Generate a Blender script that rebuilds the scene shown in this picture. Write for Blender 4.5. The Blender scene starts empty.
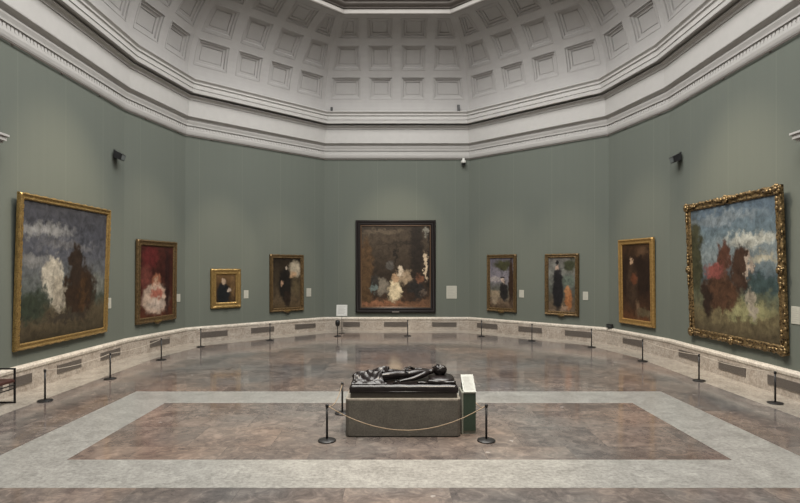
import bpy, bmesh, math, random
from mathutils import Vector, Matrix, noise

random.seed(7)
C = bpy.context.scene
COL = C.collection
PI = math.pi
CAM_Z = 2.42
F = 540.0          # focal length in pixels at 800 wide
PX, PY = 397.0, 269.0

# ------------------------------------------------------------------ helpers
def new_mesh(name, verts, faces, mat, parent=None, smooth=False, mats=None, fmat=None):
    me = bpy.data.meshes.new(name)
    me.from_pydata([tuple(v) for v in verts], [], faces)
    me.validate()
    if mats:
        for m in mats: me.materials.append(m)
        for p, k in zip(me.polygons, fmat): p.material_index = k
    else:
        me.materials.append(mat)
    if smooth:
        for p in me.polygons: p.use_smooth = True
    o = bpy.data.objects.new(name, me)
    COL.objects.link(o)
    if parent is not None: o.parent = parent
    return o

class MB:
    """collects shapes and links them as one mesh"""
    def __init__(s): s.v = []; s.f = []
    def add(s, verts, faces):
        k = len(s.v); s.v += [Vector(v) for v in verts]; s.f += [tuple(i + k for i in f) for f in faces]
    def box(s, x0, x1, y0, y1, z0, z1, bev=0.0, M=None):
        bm = bmesh.new()
        bmesh.ops.create_cube(bm, size=1)
        for v in bm.verts:
            v.co = Vector(((x0 + x1) / 2 + v.co.x * (x1 - x0), (y0 + y1) / 2 + v.co.y * (y1 - y0), (z0 + z1) / 2 + v.co.z * (z1 - z0)))
        if bev > 0:
            bmesh.ops.bevel(bm, geom=bm.edges[:], offset=bev, segments=2, affect='EDGES', profile=0.5)
        if M is not None: bmesh.ops.transform(bm, matrix=M, verts=bm.verts)
        bm.verts.index_update()
        s.add([v.co.copy() for v in bm.verts], [[v.index for v in f.verts] for f in bm.faces]); bm.free()
        return s
    def lathe(s, prof, seg=24, c=(0, 0, 0), cap=True):
        vs = []; fs = []
        n = len(prof)
        for r, z in prof:
            for k in range(seg):
                a = 2 * PI * k / seg
                vs.append((c[0] + r * math.cos(a), c[1] + r * math.sin(a), c[2] + z))
        for i in range(n - 1):
            for k in range(seg):
                fs.append((i * seg + k, i * seg + (k + 1) % seg, (i + 1) * seg + (k + 1) % seg, (i + 1) * seg + k))
        if cap:
            fs.append(tuple(range(seg - 1, -1, -1))); fs.append(tuple((n - 1) * seg + k for k in range(seg)))
        s.add(vs, fs); return s
    def tube(s, pts, r, seg=8, r1=None):
        pts = [Vector(p) for p in pts]; n = len(pts); vs = []; fs = []
        up = Vector((0, 0, 1))
        for i, p in enumerate(pts):
            d = (pts[min(i + 1, n - 1)] - pts[max(i - 1, 0)]).normalized()
            ref = up if abs(d.z) < 0.95 else Vector((1, 0, 0))
            a = d.cross(ref).normalized(); b = d.cross(a).normalized()
            rr = r if r1 is None else r + (r1 - r) * i / (n - 1)
            for k in range(seg):
                t = 2 * PI * k / seg
                vs.append(p + a * math.cos(t) * rr + b * math.sin(t) * rr)
        for i in range(n - 1):
            for k in range(seg):
                fs.append((i * seg + k, i * seg + (k + 1) % seg, (i + 1) * seg + (k + 1) % seg, (i + 1) * seg + k))
        fs.append(tuple(range(seg - 1, -1, -1))); fs.append(tuple((n - 1) * seg + k for k in range(seg)))
        s.add(vs, fs); return s
    def ellipsoid(s, c, rx, ry, rz, seg=16, rings=10, M=None, warp=None):
        vs = []; fs = []
        for i in range(rings + 1):
            ph = PI * i / rings
            for k in range(seg):
                a = 2 * PI * k / seg
                p = Vector((rx * math.sin(ph) * math.cos(a), ry * math.sin(ph) * math.sin(a), rz * math.cos(ph)))
                if warp: p = warp(p)
                if M is not None: p = M @ p
                vs.append(p + Vector(c))
        for i in range(rings):
            for k in range(seg):
                fs.append((i * seg + k, (i + 1) * seg + k, (i + 1) * seg + (k + 1) % seg, i * seg + (k + 1) % seg))
        s.add(vs, fs); return s
    def build(s, name, mat, parent=None, smooth=False, weld=True):
        o = new_mesh(name, s.v, s.f, mat, parent, smooth)
        if weld:
            bm = bmesh.new(); bm.from_mesh(o.data)
            bmesh.ops.remove_doubles(bm, verts=bm.verts, dist=1e-5)
            bmesh.ops.recalc_face_normals(bm, faces=bm.faces)
            bm.to_mesh(o.data); bm.free()
        return o

def auto_smooth(o, deg=40):
    bm = bmesh.new(); bm.from_mesh(o.data)
    for f in bm.faces: f.smooth = True
    for e in bm.edges:
        if len(e.link_faces) == 2 and e.calc_face_angle(0) > math.radians(deg): e.smooth = False
    bm.to_mesh(o.data); bm.free()
    return o

def tag(o, label, cat, group=None, kind=None):
    o['label'] = label; o['category'] = cat
    if group: o['group'] = group
    if kind: o['kind'] = kind
    return o
def structure(o):
    o['kind'] = 'structure'; return o
def empty(name, loc=(0, 0, 0), rz=0.0):
    o = bpy.data.objects.new(name, None); COL.objects.link(o)
    o.location = loc; o.rotation_euler = (0, 0, rz); o.empty_display_size = 0.1
    return o
def copy_tree(o, parent=None):
    c = o.copy(); COL.objects.link(c); c.parent = parent
    for ch in [x for x in COL.objects if x.parent == o]: copy_tree(ch, c)
    return c

# ------------------------------------------------------------------ materials
class N:
    def __init__(s, name):
        s.m = bpy.data.materials.new(name); s.m.use_nodes = True
        s.t = s.m.node_tree; s.bsdf = s.t.nodes['Principled BSDF']
        s.tc = s.t.nodes.new('ShaderNodeTexCoord')
    def n(s, typ, **kw):
        x = s.t.nodes.new(typ)
        for k, v in kw.items():
            if k.startswith('_'): setattr(x, k[1:], v)
            else: x.inputs[k.replace('_', ' ')].default_value = v
        return x
    def l(s, a, b): s.t.links.new(a, b)
    def noise(s, scale, detail=4, rough=0.55, vec=None, dist=0.0):
        x = s.n('ShaderNodeTexNoise'); x.inputs['Scale'].default_value = scale; x.inputs['Detail'].default_value = detail
        x.inputs['Roughness'].default_value = rough; x.inputs['Distortion'].default_value = dist
        s.l(vec if vec is not None else s.tc.outputs['Object'], x.inputs['Vector']); return x.outputs['Fac']
    def ramp(s, fac, stops, interp='LINEAR'):
        r = s.n('ShaderNodeValToRGB'); cr = r.color_ramp; cr.interpolation = interp
        while len(cr.elements) < len(stops): cr.elements.new(0.5)
        for e, (p, c) in zip(cr.elements, stops):
            e.position = p; e.color = (*c, 1) if len(c) == 3 else c
        s.l(fac, r.inputs['Fac']); return r.outputs['Color']
    def mix(s, fac, a, b, mode='MIX'):
        x = s.n('ShaderNodeMix', _data_type='RGBA', _blend_type=mode)
        for sock, val in ((x.inputs[0], fac), (x.inputs[6], a), (x.inputs[7], b)):
            if hasattr(val, 'is_linked') or hasattr(val, 'links'): s.l(val, sock)
            elif isinstance(val, (int, float)): sock.default_value = val
            else: sock.default_value = (*val, 1)
        return x.outputs[2]
    def math(s, op, a, b=0.0, clamp=False):
        x = s.n('ShaderNodeMath', _operation=op, _use_clamp=clamp)
        for sock, val in ((x.inputs[0], a), (x.inputs[1], b)):
            if isinstance(val, (int, float)): sock.default_value = val
            else: s.l(val, sock)
        return x.outputs[0]
    def bump(s, h, strength=0.2, dist=0.01):
        b = s.n('ShaderNodeBump'); b.inputs['Strength'].default_value = strength; b.inputs['Distance'].default_value = dist
        s.l(h, b.inputs['Height']); s.l(b.outputs['Normal'], s.bsdf.inputs['Normal'])
    def done(s, col=None, rough=0.5, metal=0.0, spec=None):
        if col is not None:
            if isinstance(col, tuple): s.bsdf.inputs['Base Color'].default_value = (*col, 1)
            else: s.l(col, s.bsdf.inputs['Base Color'])
        if isinstance(rough, (int, float)): s.bsdf.inputs['Roughness'].default_value = rough
        else: s.l(rough, s.bsdf.inputs['Roughness'])
        s.bsdf.inputs['Metallic'].default_value = metal
        if spec is not None: s.bsdf.inputs['Specular IOR Level'].default_value = spec
        return s.m

def mul(c, k): return tuple(min(1, x * k) for x in c)
def speckled(name, base, var=0.12, scale=30, rough=0.5, metal=0.0, bump=0.0, spec=None):
    q = N(name)
    f = q.noise(scale, 5, 0.6)
    col = q.ramp(f, [(0.3, mul(base, 1 - var)), (0.7, mul(base, 1 + var))])
    if bump: q.bump(f, bump, 0.01)
    return q.done(col, rough, metal, spec)

def mat_wall():
    q = N('green_wall_fabric')
    sep = q.n('ShaderNodeSeparateXYZ'); q.l(q.tc.outputs['Object'], sep.inputs[0])
    big = q.noise(0.5, 3, 0.5)
    mp = q.n('ShaderNodeMapping'); mp.inputs['Scale'].default_value = (1, 1, 0.03); q.l(q.tc.outputs['Object'], mp.inputs['Vector'])
    streak = q.noise(6, 4, 0.7, mp.outputs[0])
    c = q.ramp(streak, [(0.3, (0.109, 0.121, 0.104)), (0.7, (0.116, 0.128, 0.110))])
    c = q.mix(q.math('MULTIPLY', big, 0.35), c, (0.108, 0.120, 0.103))
    # fabric joins every 1.54 m
    u = q.math('ADD', sep.outputs['X'], 61.6)
    fr = q.math('FRACT', q.math('DIVIDE', u, 1.54))
    line = q.math('LESS_THAN', q.math('ABSOLUTE', q.math('SUBTRACT', fr, 0.5)), 0.008)
    c = q.mix(q.math('MULTIPLY', line, 0.35), c, (0.16, 0.175, 0.145))
    fine = q.noise(220, 2, 0.5)
    q.bump(fine, 0.15, 0.004)
    return q.done(c, 0.85, 0, 0.25)

def mat_floor():
    q = N('polished_red_grey_marble')
    br = q.n('ShaderNodeTexBrick', _offset=0.5)
    br.inputs['Scale'].default_value = 1.0; br.inputs['Mortar Size'].default_value = 0.0035
    br.inputs['Brick Width'].default_value = 1.15; br.inputs['Row Height'].default_value = 0.92
    br.inputs['Color1'].default_value = (0.0, 0, 0, 1); br.inputs['Color2'].default_value = (1, 1, 1, 1); br.inputs['Mortar'].default_value = (0.5, 0.5, 0.5, 1)
    q.l(q.tc.outputs['Object'], br.inputs['Vector'])
    tile = br.outputs['Color']
    # shift the veining per tile
    sc = q.n('ShaderNodeVectorMath', _operation='SCALE'); sc.inputs['Scale'].default_value = 7.3; q.l(tile, sc.inputs[0])
    ad = q.n('ShaderNodeVectorMath', _operation='ADD'); q.l(q.tc.outputs['Object'], ad.inputs[0]); q.l(sc.outputs[0], ad.inputs[1])
    v = ad.outputs[0]
    n1 = q.noise(1.3, 8, 0.62, v, 0.6)
    n2 = q.noise(5.5, 8, 0.7, v, 1.2)
    n3 = q.noise(0.35, 3, 0.5)
    c = q.ramp(n1, [(0.30, (0.062, 0.055, 0.054)), (0.46, (0.100, 0.088, 0.083)), (0.56, (0.155, 0.138, 0.126)), (0.70, (0.125, 0.120, 0.113))])
    c2 = q.ramp(n2, [(0.35, (0.050, 0.044, 0.043)), (0.5, (0.110, 0.096, 0.090)), (0.66, (0.25, 0.215, 0.19))])
    c = q.mix(0.45, c, c2)
    warm = q.ramp(n3, [(0.4, (0.88, 0.95, 1.0)), (0.62, (1.08, 0.97, 0.90))])
    c = q.mix(1.0, c, warm, 'MULTIPLY')
    tv = q.ramp(tile, [(0.0, (0.98, 0.95, 0.94)), (1.0, (1.46, 1.34, 1.25))])
    c = q.mix(1.0, c, tv, 'MULTIPLY')
    # pale chips
    vo = q.n('ShaderNodeTexVoronoi'); vo.inputs['Scale'].default_value = 1.7; vo.inputs['Randomness'].default_value = 1.0
    nd = q.n('ShaderNodeTexNoise'); nd.inputs['Scale'].default_value = 4; q.l(q.tc.outputs['Object'], nd.inputs['Vector'])
    m2 = q.mix(0.25, q.tc.outputs['Object'], nd.outputs['Color'])
    q.l(m2, vo.inputs['Vector'])
    chip = q.math('LESS_THAN', vo.outputs['Distance'], 0.055)
    c = q.mix(q.math('MULTIPLY', chip, 0.5), c, (0.42, 0.39, 0.36))
    c = q.mix(q.math('MULTIPLY', br.outputs['Fac'], 0.45), c, (0.07, 0.06, 0.055))
    r = q.n('ShaderNodeMapRange'); r.inputs['To Min'].default_value = 0.06; r.inputs['To Max'].default_value = 0.15; q.l(n2, r.inputs['Value'])
    return q.done(c, r.outputs[0], 0, 0.6)

def mat_stone(name, a, b, c3, rough=0.3, s=1.0, joint=None, joint_axis='X'):
    q = N(name)
    n1 = q.noise(3.0 * s, 8, 0.68, None, 0.8); n2 = q.noise(20 * s, 6, 0.8)
    c = q.ramp(n1, [(0.32, a), (0.5, b), (0.68, c3)])
    d = q.ramp(n2, [(0.36, (0.62, 0.61, 0.60)), (0.62, (1.24, 1.24, 1.22))])
    c = q.mix(1.0, c, d, 'MULTIPLY')
    return q.done(c, rough, 0, 0.5)

def mat_gilt(name, base, dark, rough=0.38, scale=60, metal=0.75):
    q = N(name)
    n1 = q.noise(scale, 5, 0.6); n2 = q.noise(4, 4, 0.6)
    c = q.ramp(n1, [(0.35, dark), (0.6, base)])
    c = q.mix(q.math('MULTIPLY', n2, 0.4), c, mul(dark, 1.3))
    q.bump(n1, 0.4, 0.006)
    return q.done(c, rough, metal)

def mat_canvas(name, w, h, base, blobs, noise_scale=2.0, namp=0.25, warp=0.10, seed=0.0):
    """loosely brushed colour fields; blobs = (u, v, ru, rv, softness, colour) in 0..1 of the canvas"""
    q = N(name)
    mp = q.n('ShaderNodeMapping'); mp.inputs['Scale'].default_value = (1 / w, 1, 1 / h); mp.inputs['Location'].default_value = (0.5, 0, 0)
    q.l(q.tc.outputs['Object'], mp.inputs['Vector'])
    off = q.n('ShaderNodeVectorMath', _operation='ADD'); off.inputs[1].default_value = (seed * 3.1, seed * 1.7, seed * 2.3); q.l(q.tc.outputs['Object'], off.inputs[0])
    nz = q.n('ShaderNodeTexNoise'); nz.inputs['Scale'].default_value = 8.5 / max(w, h) ** 0.5; nz.inputs['Detail'].default_value = 7; nz.inputs['Roughness'].default_value = 0.62
    q.l(off.outputs[0], nz.inputs['Vector'])
    sb = q.n('ShaderNodeVectorMath', _operation='SUBTRACT'); sb.inputs[1].default_value = (0.5, 0.5, 0.5); q.l(nz.outputs['Color'], sb.inputs[0])
    sc = q.n('ShaderNodeVectorMath', _operation='SCALE'); sc.inputs['Scale'].default_value = warp * 2; q.l(sb.outputs[0], sc.inputs[0])
    ad = q.n('ShaderNodeVectorMath', _operation='ADD'); q.l(mp.outputs[0], ad.inputs[0]); q.l(sc.outputs[0], ad.inputs[1])
    sep = q.n('ShaderNodeSeparateXYZ'); q.l(ad.outputs[0], sep.inputs[0])
    U, V = sep.outputs['X'], sep.outputs['Z']
    col = q.ramp(V, base)
    for (bu, bv, ru, rv, soft, bc) in blobs:
        du = q.math('DIVIDE', q.math('SUBTRACT', U, bu), ru); dv = q.math('DIVIDE', q.math('SUBTRACT', V, bv), rv)
        d = q.math('SQRT', q.math('ADD', q.math('MULTIPLY', du, du), q.math('MULTIPLY', dv, dv)))
        mr = q.n('ShaderNodeMapRange', _interpolation_type='SMOOTHSTEP')
        mr.inputs['From Min'].default_value = 1 + soft * 0.65; mr.inputs['From Max'].default_value = max(0, 1 - soft * 0.65)
        q.l(d, mr.inputs['Value'])
        col = q.mix(mr.outputs[0], col, bc)
    n2 = q.noise(noise_scale * 3, 7, 0.7, off.outputs[0], 0.5)
    md = q.ramp(n2, [(0.3, (0.64 * (1 - 2.2 * namp),) * 3), (0.7, (0.64 * (1 + 2.2 * namp),) * 3)])
    col = q.mix(1.0, col, md, 'MULTIPLY')
    return q.done(col, 0.45, 0, 0.3)

M_wall = mat_wall()
M_floor = mat_floor()
M_strip = mat_stone('pale_grey_granite', (0.215, 0.206, 0.190), (0.27, 0.26, 0.242), (0.33, 0.32, 0.296), 0.28, 1.0)
M_border = mat_stone('beige_marble_border', (0.24, 0.21, 0.178), (0.31, 0.278, 0.238), (0.37, 0.335, 0.29), 0.25)
M_dado = mat_stone('pinkish_beige_marble', (0.27, 0.225, 0.19), (0.35, 0.305, 0.265), (0.43, 0.385, 0.34), 0.45)
M_cap = mat_stone('white_marble_cap', (0.42, 0.375, 0.325), (0.50, 0.455, 0.40), (0.57, 0.525, 0.465), 0.4)
M_vent = speckled('bronze_vent', (0.145, 0.125, 0.11), 0.15, 90, 0.5, 0.2)
M_ventdark = speckled('vent_shadow_gap', (0.08, 0.07, 0.062), 0.1, 60, 0.7)
M_plaster = speckled('warm_grey_plaster', (0.355, 0.345, 0.338), 0.035, 3.0, 0.75, spec=0.3)
M_cornice = speckled('cream_painted_cornice', (0.375, 0.365, 0.352), 0.035, 5.0, 0.55, spec=0.4)
M_black = speckled('black_metal', (0.018, 0.017, 0.017), 0.2, 80, 0.42, 0.3)
M_blackplastic = speckled('black_plastic', (0.015, 0.015, 0.016), 0.2, 80, 0.35)
M_white = speckled('white_enamel', (0.50, 0.50, 0.47), 0.05, 20, 0.35)
M_card = speckled('cream_card', (0.38, 0.375, 0.325), 0.04, 20, 0.6)
M_ink = speckled('grey_print', (0.30, 0.29, 0.27), 0.1, 40, 0.7)
M_granite = mat_stone('dark_grey_granite', (0.085, 0.078, 0.068), (0.105, 0.097, 0.085), (0.13, 0.12, 0.105), 0.4, 2.2)
M_granite_top = mat_stone('honed_granite_edge', (0.22, 0.20, 0.17), (0.28, 0.25, 0.215), (0.33, 0.30, 0.26), 0.35, 2.2)
M_bronze = speckled('dark_bronze', (0.010, 0.007, 0.007), 0.35, 12, 0.30, 0.0, 0.08, 0.42)
M_cord = speckled('tan_cord', (0.27, 0.20, 0.13), 0.12, 150, 0.7)
M_thincord = speckled('pale_elastic_cord', (0.40, 0.35, 0.29), 0.1, 100, 0.6)
M_greenpanel = speckled('dark_green_panel', (0.030, 0.050, 0.034), 0.15, 30, 0.35)
M_standcream = speckled('cream_lacquer', (0.22, 0.225, 0.19), 0.04, 10, 0.3)
M_leather = speckled('maroon_leather', (0.045, 0.014, 0.010), 0.2, 40, 0.45)
M_glass_sky = speckled('frosted_skylight_glass', (0.8, 0.82, 0.85), 0.02, 3, 0.4)
M_door = speckled('dark_oak_door', (0.10, 0.055, 0.03), 0.25, 8, 0.4)
M_brass = speckled('brass', (0.45, 0.32, 0.13), 0.15, 40, 0.3, 0.9)

# ------------------------------------------------------------------ room plan (metres)
D0 = 21.4; YC = 8.3
half = [(2.87, 21.4), (6.88, 17.55), (7.45, 14.75)]
right = half + [(x, 2 * YC - y) for x, y in reversed(half)]            # front(right side) going towards the camera
poly = [(x, y) for x, y in right] + [(-x, y) for x, y in reversed(right)]   # clockwise seen from above
poly = [Vector((x, y)) for x, y in poly]
NP = len(poly)
def inward(a, b):
    e = (b - a).normalized()
    n = Vector((e.y, -e.x))
    c = Vector((0, YC)) - (a + b) / 2
    return n if n.dot(c) > 0 else -n
mit = []
for i in range(NP):
    n0 = inward(poly[i - 1], poly[i]); n1 = inward(poly[i], poly[(i + 1) % NP])
    m = (n0 + n1).normalized(); mit.append(m / m.dot(n0))
def off(i, t): return poly[i % NP] + mit[i % NP] * t
def loft(name, prof, mat, smooth=False):
    vs = []; fs = []
    n = len(prof)
    for i in range(NP):
        for t, z in prof:
            p = off(i, t); vs.append((p.x, p.y, z))
    for i in range(NP):
        j = (i + 1) % NP
        for k in range(n - 1):
            fs.append((i * n + k, j * n + k, j * n + k + 1, i * n + k + 1))
    return new_mesh(name, vs, fs, mat)

# sides: index i = edge from poly[i] to poly[i+1]
side_names = {}
mids = [(poly[i] + poly[(i + 1) % NP]) / 2 for i in range(NP)]
def side_name(m, e):
    s = 'left' if m.x < -0.5 else 'right' if m.x > 0.5 else ''
    if abs(e.x) < 0.01: return s
    b = 'back' if m.y > YC else 'front'
    if not s: return b
    return b + '_' + s + ('_chamfer' if abs(m.x) > 7 else '')
WALLTOP = CAM_Z + 4.42
for i in range(NP):
    a, b = poly[i], poly[(i + 1) % NP]
    e = (b - a).normalized(); nme = side_name(mids[i], b - a)
    n_in = inward(a, b)
    L = (b - a).length
    root_loc = Vector((mids[i].x, mids[i].y, 0))
    ang = math.atan2(e.y, e.x)
    R = Matrix.Rotation(-ang, 2)
    pts = []
    for t in (0.0, -0.25):
        for k in (i, i + 1):
            p = R @ (off(k, t) - mids[i]); pts.append(p)
    vs = []
    for z in (0, WALLTOP + 0.6): vs += [(p.x, p.y, z) for p in pts]
    fs = [(0, 1, 5, 4), (2, 6, 7, 3), (0, 2, 3, 1), (4, 5, 7, 6), (0, 4, 6, 2), (1, 3, 7, 5)]
    w = new_mesh('wall_' + nme, vs, fs, M_wall); w.location = root_loc; w.rotation_euler.z = ang
    structure(w)

# floor (one slab) with its inlaid bands
def ring(name, outer, inner, z0, z1, mat):
    n = len(outer); vs = [(*p, z1) for p in outer] + [(*p, z1) for p in inner] + [(*p, z0) for p in outer] + [(*p, z0) for p in inner]
    fs = []
    for i in range(n):
        j = (i + 1) % n
        fs += [(i, j, n + j, n + i), (i, 2 * n + i, 2 * n + j, j), (n + i, n + j, 3 * n + j, 3 * n + i)]
    return new_mesh(name, vs, fs, mat)
vs = [(*off(i, -0.25), 0.0) for i in range(NP)] + [(*off(i, -0.25), -0.2) for i in range(NP)]
fl = new_mesh('floor', vs, [tuple(range(NP)), tuple(range(2 * NP - 1, NP - 1, -1))] + [(i, (i + 1) % NP, NP + (i + 1) % NP, NP + i) for i in range(NP)], M_floor)
structure(fl)
b = ring('floor_border', [tuple(off(i, 0.0)) for i in range(NP)], [tuple(off(i, 0.90)) for i in range(NP)], 0.0, 0.0012, M_border); b.parent = fl
def rect(x, y0, y1, c=0.03): return [(c - x, y0), (c + x, y0), (c + x, y1), (c - x, y1)]
b = ring('floor_band', rect(5.18, 5.97, 10.67), rect(4.22, 6.85, 9.75), 0.0, 0.0012, M_strip); b.parent = fl

# marble dado
DP = 0.09
dado_face = loft('baseboard_marble', [(0.0, 0.0), (DP, 0.0), (DP, 0.4065), (0.0, 0.4068)], M_dado)
structure(dado_face)
cap = loft('baseboard_cap', [(0.0, 0.407), (DP + 0.004, 0.407), (DP + 0.018, 0.43), (DP + 0.022, 0.475), (DP + 0.012, 0.492), (DP - 0.02, 0.512), (0.03, 0.52), (0.0, 0.52)], M_cap)
structure(cap)

# cornice
def hz(y, t): return CAM_Z + (PY - y) * (D0 - t) / F
cp = [(t, hz(y, t)) for t, y in ((0.0, 158.4), (0.035, 158.4), (0.055, 157.2), (0.070, 155.4), (0.070, 153.9), (0.035, 153.7),
      (0.035, 151.0), (0.075, 150.8), (0.080, 149.9), (0.055, 149.7), (0.075, 148.4), (0.09, 147.4), (0.095, 146.6),
      (0.05, 146.4), (0.05, 145.9), (0.07, 145.2), (0.12, 144.0), (0.17, 143.3), (0.175, 142.7), (0.155, 142.5),
      (0.15, 129.4), (0.175, 129.2), (0.175, 128.6), (0.19, 127.8), (0.23, 126.8), (0.265, 126.2), (0.268, 125.5),
      (0.12, 125.4), (0.12, 124.8), (0.385, 123.4), (0.39, 122.7), (0.36, 122.6), (0.365, 119.9), (0.385, 119.7), (0.385, 117.4), (0.36, 117.2), (0.365, 116.2),
      (0.40, 115.3), (0.40, 114.8), (0.38, 114.5), (0.385, 113.7), (0.41, 112.8), (0.44, 111.9), (0.445, 111.2), (0.42, 111.0), (0.0, 110.9))]
cor = loft('trim_1', cp, M_cornice); structure(cor)
# dentils along the bed mould, all in one mesh, one part of the cornice
db = MB()
z0, z1 = hz(153.6, .05), hz(151.2, .05)
for i in range(NP):
    if mids[i].y < -1 and abs(mids[i].x) < 7: continue
    a, b = off(i, 0.03), off(i + 1, 0.03); L = (b - a).length; e = (b - a) / L; nn = inward(poly[i], poly[(i + 1) % NP])
    n = int(L / 0.11)
    for k in range(n):
        c = a + e * (L * (k + 0.5) / n); h = 0.034
        q = [c - e * h, c + e * h, c + e * h + nn * 0.018, c - e * h + nn * 0.018]
        db.add([(p.x, p.y, z0) for p in q] + [(p.x, p.y, z1) for p in q], [(0, 1, 2, 3), (4, 7, 6, 5), (0, 4, 5, 1), (1, 5, 6, 2), (2, 6, 7, 3), (3, 7, 4, 0)])
d = db.build('dentils', M_cornice, cor, weld=False)
# picture rail rod just below the cornice
rail = loft('trim_2', [(0.03, CAM_Z + 4.335), (0.045, CAM_Z + 4.335), (0.045, CAM_Z + 4.355), (0.03, CAM_Z + 4.355), (0.03, CAM_Z + 4.335)], M_vent); structure(rail)
hb = MB()
for i in range(NP):
    a, b = off(i, 0.0), off(i + 1, 0.0); L = (b - a).length; e = (b - a) / L
    k = 0.9
    while k < L:
        p = a + e * k
        hb.ellipsoid((p.x, p.y, CAM_Z + 4.35), 0.04, 0.04, 0.035, 8, 6); k += 1.54
hb.build('rail_brackets', M_vent, rail, weld=False)

# coffered vault
VR = 3.0; VT = 3.1; VH = CAM_Z + 6.2
def build_vault():
    vs = []; fs = []
    def quadgrid(P):   # P[row][col]
        k = len(vs); R_ = len(P); Cc = len(P[0])
        for r in P: vs.extend(r)
        for i in range(R_ - 1):
            for j in range(Cc - 1):
                fs.append((k + i * Cc + j, k + i * Cc + j + 1, k + (i + 1) * Cc + j + 1, k + (i + 1) * Cc + j))
    rad = math.radians
    rows = [(-3, 9.6, 0), (9.6, 24.5, 1), (24.5, 30.4, 0), (30.4, 47.3, 1), (47.3, 53.2, 0), (53.2, 68, 1), (68, 76, 0)]
    for i in range(NP):
        a, b = poly[i], poly[(i + 1) % NP]; L = (b - a).length; e = (b - a) / L; n_ = inward(a, b); mid = mids[i]
        ta, tb = mit[i].dot(e), -mit[(i + 1) % NP].dot(e)
        def P(u, th, d, mid=mid, e=e, n_=n_):
            t = VT - (VR + d) * math.cos(th); h = VH + (VR + d) * math.sin(th)
            p = mid + e * u + n_ * t
            return (p.x, p.y, h)
        def tt(th): return VT - VR * math.cos(th)
        lo = lambda th: -L / 2 + ta * tt(th)
        hi = lambda th: L / 2 - tb * tt(th)
        pitch = 1.25 if L > 4 and L < 10 else 1.19
        rib = 0.19; cw = pitch - 2 * rib
        # inner column boundaries
        nin = 0
        while (nin + 1) * pitch + rib + 0.55 < L / 2 - 0.2: nin += 1
        if L < 4: nin = 0
        cols = []    # (f0, f1, is_coffer)
        K = lambda c: (lambda th: c)
        edges = []
        endr = 0.2
        cols.append((lo, lambda th: lo(th) + endr, 0))
        cols.append((lambda th: lo(th) + endr, K(-nin * pitch - rib), 1))
        for k in range(-nin, nin):
            cols.append((K(k * pitch - rib), K(k * pitch + rib), 0))
            cols.append((K(k * pitch + rib), K((k + 1) * pitch - rib), 1))
        cols.append((K(nin * pitch - rib), K(nin * pitch + rib), 0))
        cols.append((K(nin * pitch + rib), lambda th: hi(th) - endr, 1))
        cols.append((lambda th: hi(th) - endr, hi, 0))
        for (d0, d1, isr) in rows:
            t0, t1 = rad(d0), rad(d1); ns = 4
            ths = [t0 + (t1 - t0) * k / ns for k in range(ns + 1)]
            for (f0, f1, isc) in cols:
                if not (isr and isc):
                    quadgrid([[P(f0(th), th, 0), P(f1(th), th, 0)] for th in ths]); continue
                steps = [(-0.034, 0.0), (-0.030, -0.012), (-0.010, -0.012), (-0.004, 0.030), (0.06, 0.034), (0.078, 0.085), (0.15, 0.088), (0.158, 0.125), (0.178, 0.125), (0.185, 0.112)]
                prev = None
                for ins, dep in steps:
                    th0, th1 = t0 + ins / VR, t1 - ins / VR
                    tl = [th0 + (th1 - th0) * k / ns for k in range(ns + 1)]
                    loop = [P(f0(th) + ins, th, dep) for th in tl] + [P(f1(th) - ins, th, dep) for th in reversed(tl)]
                    k0 = len(vs); vs.extend(loop); m = len(loop)
                    if prev is not None:
                        for j in range(m): fs.append((prev + j, prev + (j + 1) % m, k0 + (j + 1) % m, k0 + j))
                    prev = k0
                for j in range(ns):
                    fs.append((prev + j, prev + j + 1, prev + m - 2 - j, prev + m - 1 - j))
    o = new_mesh('ceiling', vs, fs, M_plaster)
    return o
vault = build_vault(); structure(vault)

# lantern rim and skylight
h = CAM_Z
lp = [(2.36, h + 9.115), (2.38, h + 8.98), (2.42, h + 8.93), (2.47, h + 8.93), (2.50, h + 8.96), (2.50, h + 9.08), (2.47, h + 9.10), (2.40, h + 9.11)]
rim = loft('trim_3', lp, speckled('greige_rim', (0.26, 0.245, 0.23), 0.04, 5, 0.6, spec=0.3)); structure(rim)  # rim toned a step darker than the cornice and vault
up_ = [(2.40, h + 9.11), (2.50, h + 9.14), (2.50, h + 9.18), (2.62, h + 9.21), (2.66, h + 9.24), (2.66, h + 9.30), (2.78, h + 9.33), (2.82, h + 9.40), (2.82, h + 9.50), (2.74, h + 9.52), (2.74, h + 12.6)]  # unseen upper drum made deep so less skylight reaches upper vault and rim
M_taupe = speckled('taupe_lantern', (0.15, 0.135, 0.125), 0.05, 4.0, 0.7, spec=0.3)  # darker tone than the rim, for the upper mouldings and drum
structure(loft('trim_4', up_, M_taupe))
sky = MB()
ys = [off(i, 2.74) for i in range(NP)]
sky.add([(p.x, p.y, h + 12.6) for p in ys] + [(p.x, p.y, h + 12.64) for p in ys], [tuple(range(NP)), tuple(range(2 * NP - 1, NP - 1, -1))])
so = sky.build('window_1', M_glass_sky); structure(so)
gb = MB()
x = -4.5
while x < 4.6:
    gb.box(x - 0.04, x + 0.04, -1.9, 18.5, h + 12.50, h + 12.59); x += 0.9
y = -1.5
while y < 18.5:
    gb.box(-4.6, 4.6, y - 0.03, y + 0.03, h + 12.54, h + 12.595); y += 1.2
g = gb.build('window_frame', M_white, so, weld=False)

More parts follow.
